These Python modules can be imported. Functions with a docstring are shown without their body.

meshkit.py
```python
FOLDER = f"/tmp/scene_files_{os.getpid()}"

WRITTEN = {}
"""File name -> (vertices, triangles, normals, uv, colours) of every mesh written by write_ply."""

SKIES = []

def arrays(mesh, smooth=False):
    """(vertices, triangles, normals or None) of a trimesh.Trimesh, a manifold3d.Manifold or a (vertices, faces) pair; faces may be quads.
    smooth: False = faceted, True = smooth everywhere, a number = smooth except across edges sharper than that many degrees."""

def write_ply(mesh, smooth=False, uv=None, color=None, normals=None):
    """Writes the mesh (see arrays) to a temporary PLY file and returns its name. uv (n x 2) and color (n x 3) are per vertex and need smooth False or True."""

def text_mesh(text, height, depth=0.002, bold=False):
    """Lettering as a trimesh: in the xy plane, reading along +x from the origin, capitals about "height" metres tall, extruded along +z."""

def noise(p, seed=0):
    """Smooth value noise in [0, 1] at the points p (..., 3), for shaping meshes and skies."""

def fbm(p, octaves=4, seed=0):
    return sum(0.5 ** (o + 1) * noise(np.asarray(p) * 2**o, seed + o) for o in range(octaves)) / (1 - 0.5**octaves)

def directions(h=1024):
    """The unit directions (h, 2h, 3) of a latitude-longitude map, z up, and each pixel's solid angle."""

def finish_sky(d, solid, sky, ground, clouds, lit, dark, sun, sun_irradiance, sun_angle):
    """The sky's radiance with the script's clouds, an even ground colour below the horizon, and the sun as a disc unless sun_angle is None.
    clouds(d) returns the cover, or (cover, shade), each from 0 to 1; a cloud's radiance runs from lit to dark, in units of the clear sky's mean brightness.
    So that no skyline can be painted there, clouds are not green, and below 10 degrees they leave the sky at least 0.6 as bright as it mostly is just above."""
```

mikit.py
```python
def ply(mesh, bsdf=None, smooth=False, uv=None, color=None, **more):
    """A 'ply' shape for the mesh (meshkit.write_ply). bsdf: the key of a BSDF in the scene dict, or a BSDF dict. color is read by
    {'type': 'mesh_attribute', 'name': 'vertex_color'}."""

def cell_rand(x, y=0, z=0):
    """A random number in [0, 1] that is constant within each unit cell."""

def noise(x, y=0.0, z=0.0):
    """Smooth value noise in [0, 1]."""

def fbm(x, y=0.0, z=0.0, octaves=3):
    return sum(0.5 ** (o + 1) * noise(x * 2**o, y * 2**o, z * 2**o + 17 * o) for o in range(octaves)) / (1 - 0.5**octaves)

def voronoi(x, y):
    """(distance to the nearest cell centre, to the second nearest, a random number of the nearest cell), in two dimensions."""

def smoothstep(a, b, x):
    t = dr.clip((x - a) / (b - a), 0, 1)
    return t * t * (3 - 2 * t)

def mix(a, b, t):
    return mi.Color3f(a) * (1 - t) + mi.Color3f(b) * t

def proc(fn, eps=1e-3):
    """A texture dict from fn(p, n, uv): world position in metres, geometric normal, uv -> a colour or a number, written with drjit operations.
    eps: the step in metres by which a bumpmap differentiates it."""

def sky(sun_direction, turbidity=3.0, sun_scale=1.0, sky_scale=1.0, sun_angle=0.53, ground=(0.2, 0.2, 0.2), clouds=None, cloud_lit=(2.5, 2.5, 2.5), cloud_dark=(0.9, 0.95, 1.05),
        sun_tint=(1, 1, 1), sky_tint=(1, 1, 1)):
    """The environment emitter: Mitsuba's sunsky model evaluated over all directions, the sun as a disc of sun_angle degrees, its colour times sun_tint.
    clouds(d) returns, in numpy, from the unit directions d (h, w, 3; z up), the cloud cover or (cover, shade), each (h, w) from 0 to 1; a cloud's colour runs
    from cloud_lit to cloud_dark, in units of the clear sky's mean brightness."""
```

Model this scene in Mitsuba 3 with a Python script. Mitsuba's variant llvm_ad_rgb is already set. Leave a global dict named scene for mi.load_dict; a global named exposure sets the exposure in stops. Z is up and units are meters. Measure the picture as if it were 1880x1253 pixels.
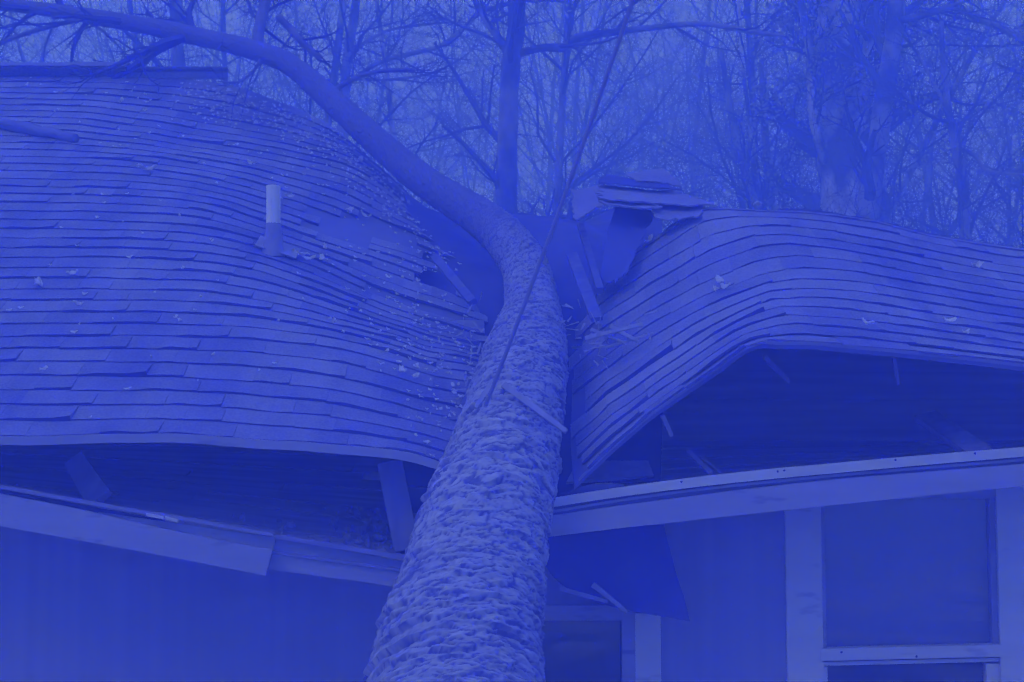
import math, numpy as np, trimesh, mitsuba as mi, mikit, meshkit
import drjit as dr
from scipy.interpolate import PchipInterpolator, RegularGridInterpolator
from scipy.spatial import cKDTree
from mikit import proc, noise, fbm, smoothstep

# ------------------------------------------------------------------ camera, sky, exposure
F, CX, CY, PITCH, EYE = 2600.0, 940.0, 626.5, math.radians(4.5), np.array([0, 0, 2.3])
FWD, UP = np.array([0, math.cos(PITCH), math.sin(PITCH)]), np.array([0, -math.sin(PITCH), math.cos(PITCH)])
exposure = 3.33
T = mi.ScalarTransform4f
scene, labels = {}, {}
scene['camera'] = {'type': 'perspective', 'fov': math.degrees(2 * math.atan(CX / F)), 'fov_axis': 'x', 'near_clip': 0.1, 'far_clip': 3000.0,
                   'to_world': T().look_at(origin=EYE.tolist(), target=(EYE + FWD).tolist(), up=[0, 0, 1])}
SKYC = np.array([0.084, 0.143, 1.0])


def overcast(d):                                     # an even overcast: darker at the horizon than overhead
    up = np.clip(d[..., 2], 0, 1)
    return np.ones(up.shape), np.clip(1 - (0.20 + 0.80 * up) - 0.1 * (meshkit.fbm(d * 3.0, 4) - 0.5), 0, 1)


scene['sky'] = mikit.sky((-0.55, -0.45, 0.72), turbidity=4, sun_scale=0.26, sun_angle=20, clouds=overcast, cloud_lit=tuple(2.2 * SKYC), cloud_dark=tuple(0.62 * SKYC),
                         sun_tint=tuple(SKYC * 1.1), ground=(0.05, 0.08, 0.3))


# ------------------------------------------------------------------ materials: g is the tone, from near black (0) to white (1), all in the photograph's blue
def tone(g):
    g = dr.clip(g, 0.0, 1.0)
    return mi.Color3f(0.03 + 0.80 * g, 0.05 + 0.78 * g, 0.54 + 0.41 * g)


def mat(name, fn, rough=None):
    b = {'type': 'diffuse', 'reflectance': proc(fn)}
    if rough is not None:
        b = {'type': 'principled', 'base_color': proc(fn), 'roughness': rough, 'specular': 0.35}
    scene[name] = {'type': 'twosided', 'bsdf': b}


def plain(name, g):
    scene[name] = {'type': 'twosided', 'bsdf': {'type': 'diffuse', 'reflectance': {'type': 'rgb', 'value': [0.03 + 0.80 * g, 0.05 + 0.78 * g, 0.54 + 0.41 * g]}}}


def shingle_fn(p, n, uv):
    grain = noise(p.x * 160, p.y * 160, p.z * 160) * 0.10 - 0.05
    wear = fbm(p.x * 2.2, p.y * 2.2, p.z * 2.2, 4) * 0.22 - 0.11
    streak = fbm(p.x * 9, p.y * 0.8, 3.0, 3) * 0.12 - 0.06
    top = 0.19 + 0.08 * uv.x + grain + wear + streak
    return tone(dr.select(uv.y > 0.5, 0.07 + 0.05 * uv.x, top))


mat('shingle_mat', shingle_fn)
mat('sheet_mat', lambda p, n, uv: tone(0.11 + 0.10 * noise(p.x * 120, p.y * 120, p.z * 120) + 0.16 * fbm(p.x * 3, p.y * 3, p.z * 3, 3)))
mat('felt_mat', lambda p, n, uv: tone(0.13 + 0.10 * fbm(p.x * 4, p.y * 4, p.z * 4, 4)))
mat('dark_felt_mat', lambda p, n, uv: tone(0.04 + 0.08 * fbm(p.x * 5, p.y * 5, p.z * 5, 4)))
mat('deck_mat', lambda p, n, uv: tone(0.24 + 0.26 * fbm(p.x * 1.5, p.y * 22, p.z * 22, 4)))
mat('trim_mat', lambda p, n, uv: tone(0.74 + 0.16 * fbm(p.x * 1.2, p.y * 5, p.z * 9, 4) - 0.20 * smoothstep(0.62, 0.78, fbm(p.x * 7, p.y * 7, p.z * 16, 4))))
mat('fascia_mat', lambda p, n, uv: tone(0.36 + 0.14 * fbm(p.x * 1.1, p.y * 5, p.z * 12, 4) - 0.14 * smoothstep(0.64, 0.8, fbm(p.x * 6, p.y * 7, p.z * 18, 4))))
mat('sub_fascia_mat', lambda p, n, uv: tone(0.20 + 0.14 * fbm(p.x * 2, p.y * 5, p.z * 30, 4)))
mat('metal_mat', lambda p, n, uv: tone(0.80 - 0.22 * fbm(p.x * 5, p.y * 5, p.z * 14, 4)), 0.45)
mat('siding_mat', lambda p, n, uv: tone(0.29 + 0.08 * fbm(p.x * 26, 2.0, p.z * 0.5, 4) + 0.08 * fbm(p.x * 1.4, 0.0, p.z * 1.2, 4)))
mat('pipe_mat', lambda p, n, uv: tone(0.93 - 0.10 * fbm(p.x * 12, p.y * 12, p.z * 5, 3)), 0.5)
mat('flashing_mat', lambda p, n, uv: tone(0.26 + 0.16 * fbm(p.x * 12, p.y * 12, p.z * 12, 3)))


def bark_fn(p, n, uv):                               # uv.x: crack depth, times the painted shade along the limb
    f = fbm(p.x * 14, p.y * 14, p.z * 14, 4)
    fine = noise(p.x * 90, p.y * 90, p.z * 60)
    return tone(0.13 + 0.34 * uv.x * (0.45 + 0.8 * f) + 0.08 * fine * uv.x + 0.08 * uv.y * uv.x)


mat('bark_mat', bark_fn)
mat('limb_mat', lambda p, n, uv: tone(0.05 + 0.26 * fbm(p.x * 7, p.y * 7, p.z * 9, 4)))
mat('tree_mat', lambda p, n, uv: tone(0.03 + 0.26 * smoothstep(0.3, 0.75, fbm(p.x * 3, p.y * 3, p.z * 2.2, 4))))
mat('pale_tree_mat', lambda p, n, uv: tone(0.06 + 0.62 * smoothstep(0.35, 0.75, fbm(p.x * 4, p.y * 4, p.z * 1.6, 4))))
plain('twig_mat', 0.06)
plain('pale_twig_mat', 0.17)
plain('leaf_mat', 0.45)
plain('dull_leaf_mat', 0.24)
mat('litter_mat', lambda p, n, uv: tone(0.55 + 0.30 * noise(p.x * 9, p.y * 9, p.z * 9)))
mat('wood_mat', lambda p, n, uv: tone(0.26 + 0.22 * fbm(p.x * 30, p.y * 6, p.z * 6, 3)))
mat('old_wood_mat', lambda p, n, uv: tone(0.16 + 0.2 * fbm(p.x * 25, p.y * 25, p.z * 3, 3)))
mat('ground_mat', lambda p, n, uv: tone(0.16 + 0.5 * smoothstep(0.3, 0.75, fbm(p.x * 1.3, p.y * 1.3, p.z * 1.3, 5))))
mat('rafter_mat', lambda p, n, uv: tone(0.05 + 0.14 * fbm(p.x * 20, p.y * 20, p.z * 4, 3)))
plain('cable_mat', 0.26)
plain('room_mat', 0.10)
plain('blind_mat', 0.20)
plain('nail_mat', 0.0)
scene['pane_mat'] = {'type': 'thindielectric', 'int_ior': 1.5}


# ------------------------------------------------------------------ helpers
def P(px, py, Y):
    """The point seen at this pixel of the 1880 px wide photograph, Y metres in front of the eye."""
    d = FWD + np.array([1, 0, 0]) * (px - CX) / F + UP * (CY - py) / F
    return EYE + d * (Y / d[1])


def pix(p):
    q = np.asarray(p) - EYE
    w = q @ FWD
    return CX + F * q[..., 0] / w, CY - F * (q @ UP) / w


used = {}


def key_for(base):
    n = used.get(base, 0)
    used[base] = n + 1
    return base if n == 0 else f'{base}_{n:03d}'


def obj(name, mesh, m, parent=None, smooth=False, uv=None, label=None, category=None, group=None, kind=None):
    key = key_for(name if parent is None else f'{parent}__{name}')
    scene[key] = mikit.ply(mesh, m, smooth=smooth, uv=uv)
    tag(key, label, category, group, kind)
    return key


def tag(key, label=None, category=None, group=None, kind=None):
    d = {k: v for k, v in dict(label=label, category=category, group=group, kind=kind).items() if v}
    if d:
        labels[key] = d
    return key


def thing(name, label, category, group=None):
    return tag(key_for(name), label, category, group)


def join(parts):
    vs, fs, n = [], [], 0
    for v, f in parts:
        vs.append(v)
        fs.append(np.asarray(f) + n)
        n += len(v)
    return np.vstack(vs), np.vstack(fs)


def tube(pts, rad, sides=6, cap=True):
    p = np.asarray(pts, float)
    r = np.broadcast_to(np.asarray(rad, float), (len(p),))
    t = np.gradient(p, axis=0)
    t /= np.linalg.norm(t, axis=1, keepdims=True) + 1e-12
    a = np.zeros_like(p)
    x = np.cross(t[0], [0.3, 0.9, 0.1] if abs(t[0][1]) < 0.8 else [1.0, 0, 0])
    for i in range(len(p)):
        x = x - t[i] * (x @ t[i])
        x /= np.linalg.norm(x) + 1e-12
        a[i] = x
    b = np.cross(t, a)
    ang = np.arange(sides) * 2 * np.pi / sides
    v = (p[:, None] + r[:, None, None] * (np.cos(ang)[None, :, None] * a[:, None] + np.sin(ang)[None, :, None] * b[:, None])).reshape(-1, 3)
    i, j = np.meshgrid(np.arange(len(p) - 1), np.arange(sides), indexing='ij')
    q = np.stack([i * sides + j, i * sides + (j + 1) % sides, (i + 1) * sides + (j + 1) % sides, (i + 1) * sides + j], -1).reshape(-1, 4)
    f = np.vstack([q[:, [0, 1, 2]], q[:, [0, 2, 3]]])
    if cap:
        n = len(v)
        v = np.vstack([v, p[0], p[-1]])
        k = np.arange(sides)
        e = (len(p) - 1) * sides
        f = np.vstack([f, np.stack([np.full(sides, n), (k + 1) % sides, k], 1), np.stack([np.full(sides, n + 1), e + k, e + (k + 1) % sides], 1)])
    return v, f


def resample(pts, n):
    p = np.asarray(pts, float)
    s = np.r_[0, np.cumsum(np.linalg.norm(np.diff(p, axis=0), axis=1))]
    return PchipInterpolator(s, p)(np.linspace(0, s[-1], n))


def grid_faces(ny, nx):
    i, j = np.meshgrid(np.arange(ny - 1), np.arange(nx - 1), indexing='ij')
    a = i * nx + j
    return np.stack([a, a + 1, a + nx + 1, a + nx], -1).reshape(-1, 4)


def tri(q):
    return np.vstack([q[:, [0, 1, 2]], q[:, [0, 2, 3]]])


def slab(front, thick):
    """A grid of points (ny, nx, 3) as a closed sheet, its back at front + thick (a vector)."""
    ny, nx = front.shape[:2]
    a, b = front.reshape(-1, 3), (front + np.asarray(thick)).reshape(-1, 3)
    n = len(a)
    q = grid_faces(ny, nx)
    ring = np.r_[np.arange(nx), np.arange(1, ny) * nx + nx - 1, (ny - 1) * nx + np.arange(nx - 2, -1, -1), np.arange(ny - 2, 0, -1) * nx]
    nxt = np.roll(ring, -1)
    side = np.stack([ring, ring + n, nxt + n, nxt], 1)
    return np.vstack([a, b]), np.vstack([tri(q), tri(q[:, ::-1]) + n, tri(side)])


def strip(top, bot, Y, thick=0.02, n=24, Yb=None, wob=0.0, seed=0):
    """A board: its top and bottom edges as pixel polylines at depth Y (Yb for the bottom edge)."""
    def line(pts, y):
        return resample(np.array([P(a, b, y) for a, b in pts]), n)
    a, b = line(top, Y), line(bot, Y if Yb is None else Yb)
    rows = np.stack([b + (a - b) * t for t in np.linspace(0, 1, 3)])
    if wob:
        rows = rows + wob * (meshkit.noise(rows * 3.0, seed)[..., None] - 0.5) * np.array([0.2, 0.5, 1.0])
    return slab(rows, (0, thick, 0))


def box(x0, x1, y0, y1, z0, z1, ch=0.004):
    m = trimesh.creation.box(extents=(x1 - x0, y1 - y0, z1 - z0))
    m.apply_translation(((x0 + x1) / 2, (y0 + y1) / 2, (z0 + z1) / 2))
    return m.vertices, m.faces


def pbox(px0, py0, px1, py1, Y, thick):
    a, b = P(px0, py1, Y), P(px1, py0, Y)
    return box(a[0], b[0], Y, Y + thick, a[2], b[2])


def beam(a, b, w, t, face=(0, -1, 0), taper=1.0, n=2):
    """A plank from a to b, w wide, t thick, its broad side facing 'face'."""
    a, b = np.asarray(a, float), np.asarray(b, float)
    d = (b - a) / np.linalg.norm(b - a)
    s = np.cross(d, face)
    s /= np.linalg.norm(s)
    f = np.cross(s, d)
    rows = np.stack([np.stack([a + (b - a) * u + s * w * (q - 0.5) * (1 + (taper - 1) * u) for u in np.linspace(0, 1, n)]) for q in (0, 1)])
    return slab(rows, f * t)


# ------------------------------------------------------------------ ground and hillside
def hill(x, y):
    r = np.clip((y - 14) / 34, 0, 1)
    r = r * r * (3 - 2 * r)
    return r * (4.0 + 4.5 / (1 + np.exp(-(x - 1) / 4))) + r * 2.0 * (meshkit.fbm(np.stack([x / 7, y / 7, x * 0], -1), 4, 5) - 0.5)


gx = np.r_[np.linspace(-900, -45, 30), np.linspace(-42, 42, 130), np.linspace(45, 900, 30)]
gy = np.r_[np.linspace(-300, -20, 12), np.linspace(-18, 60, 120), np.linspace(63, 1200, 40)]
GX, GY = np.meshgrid(gx, gy)
gv = np.stack([GX, GY, hill(GX, GY)], -1).reshape(-1, 3)
obj('ground', (gv, tri(grid_faces(len(gy), len(gx)))), 'ground_mat', smooth=True, kind='structure', label='leaf covered ground rising into a wooded hillside behind the house')

# ------------------------------------------------------------------ house: walls
house = thing('house', 'single storey house with its shingle roof crushed by the fallen tree', 'house')
WY = 6.20                                            # front face of the front wall


def wallpiece(px0, px1, tops, base_py=None, y0=WY):
    x0, x1 = P(px0, 900, y0)[0], P(px1, 900, y0)[0]
    return x0, x1


def wall_poly(poly, y, thick):
    from shapely.geometry import Polygon
    m = trimesh.creation.extrude_polygon(poly, thick, engine='earcut')
    v = m.vertices
    return np.stack([v[:, 0], y + thick - v[:, 2], v[:, 1]], 1), m.faces


from shapely.geometry import Polygon, box as sbox
xz = lambda px, py, y=WY: (P(px, py, y)[0], P(px, py, y)[2])
front = Polygon([(-4.6, 0.0), (4.6, 0.0), (4.6, xz(0, 858)[1]), xz(1880, 866), xz(1250, 925), xz(1020, 950), xz(900, 1030), xz(770, 1050), xz(500, 1012), xz(0, 930), (-4.6, xz(0, 905)[1])])
win = (P(1503, 1200, WY)[0], P(1848, 1200, WY)[0], 0.95, P(1600, 912, WY)[2])
door = (P(880, 1200, WY)[0], P(1144, 1200, WY)[0], 0.9, P(1100, 1140, WY)[2])
front = front.difference(sbox(win[0], win[2], win[1], win[3])).difference(sbox(door[0], door[2], door[1], door[3]))
obj('wall', wall_poly(front, WY, 0.12), 'siding_mat', house, label='smooth painted front wall below the broken eave')
obj('wall', box(-4.6, -4.48, WY + 0.125, 12.3, 0, 2.1), 'siding_mat', house)
obj('wall', box(4.48, 4.6, WY + 0.125, 12.3, 0, 2.1), 'siding_mat', house)
obj('wall', box(-4.6, 4.6, 12.31, 12.43, 0, 2.3), 'siding_mat', house)
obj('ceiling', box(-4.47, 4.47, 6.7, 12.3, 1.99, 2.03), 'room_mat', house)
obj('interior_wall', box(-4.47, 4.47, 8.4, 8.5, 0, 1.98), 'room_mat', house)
for s0, s1, b0, b1 in (((-300, 905), (770, 1055), 0, 0), ((1020, 965), (2150, 862), 0, 0)):
    a, b = P(*s0, 5.79), P(*s1, 5.79)
    rows = np.stack([np.stack([a + (b - a) * t for t in np.linspace(0, 1, 20)]), np.stack([a + (b - a) * t + np.array([0, 0.40, 0.02]) for t in np.linspace(0, 1, 20)])])
    obj('added_soffit', slab(rows, (0, 0, 0.012)), 'sub_fascia_mat', house)  # unseen panel added to block light and shade the wall below

# ------------------------------------------------------------------ windows
w = key_for('house__window')
TY = WY - 0.022
obj('frame', pbox(1450, 870, 1506, 1500, TY, 0.02), 'trim_mat', w)
obj('frame', pbox(1845, 870, 1902, 1500, TY, 0.02), 'trim_mat', w)
obj('frame', pbox(1507, 880, 1844, 914, TY + 0.004, 0.02), 'fascia_mat', w)
obj('rail', strip([(1507, 1192), (1844, 1184)], [(1507, 1214), (1846, 1206)], WY - 0.03, 0.07, 6), 'trim_mat', w)
obj('sash', strip([(1510, 1216), (1842, 1208)], [(1510, 1223), (1842, 1215)], WY - 0.004, 0.05, 4), 'trim_mat', w)
obj('sash', pbox(1507, 1225, 1519, 1500, WY, 0.05), 'trim_mat', w)
obj('sash', pbox(1818, 1219, 1844, 1500, WY, 0.05), 'trim_mat', w)
obj('track', pbox(1823, 915, 1838, 1184, WY + 0.008, 0.04), 'fascia_mat', w)
obj('track', pbox(1504, 915, 1513, 1191, WY + 0.006, 0.04), 'fascia_mat', w)
obj('track', pbox(1507, 909, 1838, 916, WY + 0.02, 0.03), 'fascia_mat', w)
obj('pane', pbox(1513, 916, 1822, 1190, WY + 0.030, 0.004), 'pane_mat', w)
obj('pane', pbox(1515, 1220, 1822, 1510, WY + 0.030, 0.004), 'pane_mat', w)
bl = []
z0 = P(1600, 1200, WY)[2]
for k in range(int((win[3] - z0) / 0.021)):
    z = win[3] - 0.02 - k * 0.021
    a = np.array([[[win[0] + 0.02, WY + 0.066, z], [win[1] - 0.02, WY + 0.066, z]], [[win[0] + 0.02, WY + 0.074, z + 0.024], [win[1] - 0.02, WY + 0.074, z + 0.024]]])
    bl.append(slab(a, (0, 0.001, 0.001)))
obj('blind', join(bl), 'blind_mat', w, kind='stuff', label='closed dark blind behind the upper pane')
for px, py in ((1545, 1198), (1683, 1206)):
    c = P(px, py, WY - 0.032)
    obj('nail_head', tube([c, c + np.array([0, 0.004, 0])], 0.005, 8), 'nail_mat', w)
w2 = key_for('house__window')
obj('frame', pbox(985, 1112, 1143, 1139, TY, 0.02), 'fascia_mat', w2)
obj('frame', pbox(1144, 1124, 1166, 1500, TY - 0.003, 0.025), 'fascia_mat', w2)
obj('frame', pbox(1167, 1127, 1213, 1500, TY, 0.02), 'trim_mat', w2)
obj('pane', pbox(878, 1138, 1146, 1510, WY + 0.05, 0.004), 'pane_mat', w2)

# ------------------------------------------------------------------ fascia, drip edges
FY = 5.75
obj('fascia_board', strip([(-160, 880), (0, 907), (160, 938), (330, 978), (500, 1009)], [(-160, 940), (0, 966), (160, 995), (300, 1021), (488, 1056)], FY, 0.022, wob=0.01), 'fascia_mat', house, label='painted fascia board with a slanted broken end')
obj('sub_fascia', strip([(-160, 874), (0, 900), (180, 933), (300, 955)], [(-160, 900), (0, 930), (180, 960), (300, 980)], FY + 0.05, 0.022, wob=0.008, seed=2), 'rafter_mat', house)  # dark material stands in for shade in the recess above the fascia
obj('fascia_board', strip([(180, 940), (330, 963), (506, 987)], [(180, 968), (330, 990), (500, 1014)], FY + 0.024, 0.022, wob=0.008, seed=2), 'fascia_mat', house)
obj('fascia_board', strip([(470, 982), (640, 1012), (800, 1043)], [(470, 1041), (600, 1060), (660, 1068), (800, 1090)], FY + 0.05, 0.022, wob=0.008, seed=3), 'fascia_mat', house, label='second fascia board running behind the trunk')
obj('drip_edge', strip([(-160, 866), (0, 892), (260, 938), (500, 979)], [(-160, 871), (0, 898), (260, 944), (503, 985)], FY - 0.01, 0.06, wob=0.012), 'sub_fascia_mat', house)
obj('drip_edge', strip([(506, 982), (640, 1003), (800, 1033)], [(506, 989), (640, 1011), (800, 1040)], FY + 0.015, 0.06, wob=0.01), 'sub_fascia_mat', house)
obj('fascia_board', strip([(1000, 950), (1250, 913), (1500, 884), (1880, 852), (2100, 834)], [(1000, 988), (1250, 957), (1500, 931), (1880, 893), (2100, 870)], FY, 0.022, wob=0.006, seed=5), 'fascia_mat', house, label='long painted fascia board slanting down to the trunk')
obj('sub_fascia', strip([(1000, 926), (1250, 890), (1500, 865), (1880, 834), (2100, 816)], [(1000, 951), (1250, 914), (1500, 885), (1880, 853), (2100, 835)], FY + 0.025, 0.03, wob=0.006, seed=6), 'sub_fascia_mat', house)
obj('sub_fascia', strip([(1000, 940), (1250, 901), (1500, 874), (1880, 842), (2100, 824)], [(1000, 945), (1250, 906), (1500, 879), (1880, 847), (2100, 829)], FY + 0.006, 0.017), 'fascia_mat', house)
obj('drip_edge', strip([(1000, 919), (1250, 881), (1500, 854), (1880, 821), (2100, 802)], [(1000, 935), (1250, 898), (1500, 872), (1880, 838), (2100, 819)], FY - 0.015, 0.09, wob=0.006, seed=7), 'metal_mat', house, label='bright metal drip edge with nail holes')
for px, py in ((1251, 885), (1428, 866), (1440, 864), (1644, 845), (1790, 833)):
    c = P(px, py, FY - 0.017)
    obj('nail_head', tube([c, c + np.array([0, 0.004, 0])], 0.0045, 8), 'nail_mat', house)
for px0, py0, px1, py1 in ((268, 942, 300, 948), (303, 948, 326, 954)):
    obj('drip_edge', strip([(px0, py0), (px1, py1)], [(px0, py0 + 6), (px1, py1 + 6)], FY - 0.018, 0.03, 4), 'metal_mat', house)

# ------------------------------------------------------------------ roof sheets: z along each control line of a course, at that course's depth
roof = key_for('house__roof')
EXPO = 0.127


class Sheet:
    def __init__(self, Y0, run, courses, lines, x0, x1, sharp=False):
        """lines: {course: pixel polyline}. A course c lies at depth Y0 + run * c."""
        self.Y0, self.run, self.n = Y0, run, courses
        cs = sorted(lines)
        self.xs = np.linspace(x0, x1, 400)
        Z = []
        for c in cs:
            q = np.array([P(a, b, self.Y(c)) for a, b in lines[c]])
            i = PchipInterpolator(q[:, 0], q[:, 2], extrapolate=False)(self.xs)
            if sharp:
                i = np.interp(self.xs, q[:, 0], q[:, 2])
            i = np.where(self.xs < q[0, 0], q[0, 2], np.where(self.xs > q[-1, 0], q[-1, 2], i))
            k = np.exp(-np.linspace(-4.5, 4.5, 17) ** 2)
            i = np.convolve(np.pad(i, 8, mode='edge'), k / k.sum(), 'valid')
            X = self.xs
            rough = 0.4 + 1.3 * np.exp(-((X - 0.1) / 0.9) ** 2)
            Z.append(i + rough * 0.045 * (meshkit.fbm(np.stack([X * 2.3, X * 0 + c * 0.23, X * 0], -1), 3, 6) - 0.5))
        self.cg = np.linspace(cs[0], cs[-1], 200)
        self.Z = PchipInterpolator(cs, np.array(Z), axis=0)(self.cg)
        self.f = RegularGridInterpolator((self.cg, self.xs), self.Z, bounds_error=False, fill_value=None)

    def Y(self, c):
        return self.Y0 + self.run * np.asarray(c, float)

    def at(self, x, c):
        x, c = np.broadcast_arrays(np.asarray(x, float), np.asarray(c, float))
        cc = np.clip(c, self.cg[0], self.cg[-1])
        return np.stack([x, self.Y(c), self.f(np.stack([cc, np.clip(x, self.xs[0], self.xs[-1])], -1)).reshape(x.shape)], -1)

    def normal(self, x, c):
        a = self.at(x + 0.02, c) - self.at(x - 0.02, c)
        b = self.at(x, np.asarray(c) + 0.15) - self.at(x, np.asarray(c) - 0.15)
        n = np.cross(a, b)
        return n / np.linalg.norm(n, axis=-1, keepdims=True)

    def hit(self, px, py):
        """Where the line of sight through a pixel meets the sheet."""
        c = np.linspace(0, self.n, 1200)
        y = self.Y(c)
        d = FWD + np.array([1, 0, 0]) * (px - CX) / F + UP * (CY - py) / F
        ray = EYE + d * (y / d[1])[:, None]
        gap = ray[:, 2] - self.at(ray[:, 0], c)[:, 2]
        k = np.nonzero(np.diff(np.sign(gap)) != 0)[0]
        k = k[0] if len(k) else int(np.argmin(np.abs(gap)))
        return self.at(ray[k, 0], c[k]), self.normal(ray[k, 0], c[k]), c[k]


A = math.radians(32)
RUN = EXPO * math.cos(A)
ZE = P(0, 803, 5.8)[2]


def course_of(py):                                   # on the undamaged slope at the far left
    c = np.linspace(-1, 60, 4000)
    pts = np.stack([0 * c - 2.5, 5.8 + RUN * c, ZE + EXPO * math.sin(A) * c], 1)
    return float(np.interp(-py, -pix(pts)[1], c))


LL = {803: [(-150, 803), (0, 803), (300, 800), (480, 811), (640, 822), (780, 845), (870, 880)],
      690: [(-150, 690), (0, 690), (400, 694), (600, 713), (750, 744), (880, 790)],
      600: [(-150, 600), (0, 600), (400, 602), (560, 615), (700, 645), (800, 674), (890, 700)],
      530: [(-150, 530), (0, 530), (320, 532), (480, 552), (630, 588), (760, 624), (890, 662)],
      470: [(-150, 470), (0, 470), (200, 470), (350, 476), (450, 492), (560, 524), (700, 575), (800, 610), (900, 640)],
      415: [(-150, 415), (0, 415), (200, 416), (340, 424), (440, 442), (560, 480), (700, 540), (800, 580), (900, 600)],
      362: [(-150, 362), (0, 362), (200, 364), (310, 370), (400, 386), (486, 412), (600, 452), (700, 484), (780, 512), (900, 560)],
      300: [(-150, 300), (0, 300), (150, 302), (260, 310), (350, 322), (480, 352), (600, 390), (700, 432), (780, 455), (900, 500)],
      209: [(-150, 209), (0, 209), (140, 212), (261, 226), (400, 250), (520, 270), (630, 296), (700, 334), (780, 400), (900, 470)],
      140: [(-150, 140), (0, 140), (230, 142), (330, 146), (430, 158), (520, 188), (600, 226), (700, 308), (790, 390), (900, 450)]}
NL = int(round(course_of(140)))
left = Sheet(5.8, RUN, NL, {course_of(k) if k != 803 else 0.0: v for k, v in LL.items()}, -4.8, 0.3)
NR = 15
right = Sheet(5.8, EXPO * math.cos(math.radians(15)), NR,
              {0: [(1000, 925), (1050, 890), (1088, 855), (1186, 772), (1256, 720), (1361, 639), (1393, 625), (1500, 632), (1640, 646), (1880, 672), (2150, 705)],
               4: [(1000, 850), (1045, 815), (1120, 745), (1200, 688), (1300, 622), (1360, 588), (1425, 566), (1550, 570), (1640, 580), (1880, 618), (2150, 655)],
               7.5: [(1000, 750), (1045, 716), (1100, 672), (1200, 606), (1300, 554), (1400, 514), (1455, 503), (1550, 508), (1700, 532), (1880, 563), (2150, 598)],
               11: [(1000, 680), (1045, 640), (1100, 588), (1200, 522), (1300, 463), (1380, 434), (1440, 430), (1550, 446), (1700, 476), (1880, 510), (2150, 545)],
               15: [(1000, 615), (1045, 575), (1105, 510), (1200, 440), (1279, 385), (1350, 384), (1500, 390), (1600, 405), (1700, 432), (1880, 458), (2150, 500)],
               17: [(1000, 640), (1045, 600), (1105, 535), (1200, 460), (1279, 400), (1350, 394), (1500, 398), (1600, 413), (1700, 440), (1880, 466), (2150, 508)],
               26: [(1000, 760), (1105, 700), (1279, 600), (1500, 590), (1880, 640), (2150, 680)]}, 0.05, 3.9, sharp=True)

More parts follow.
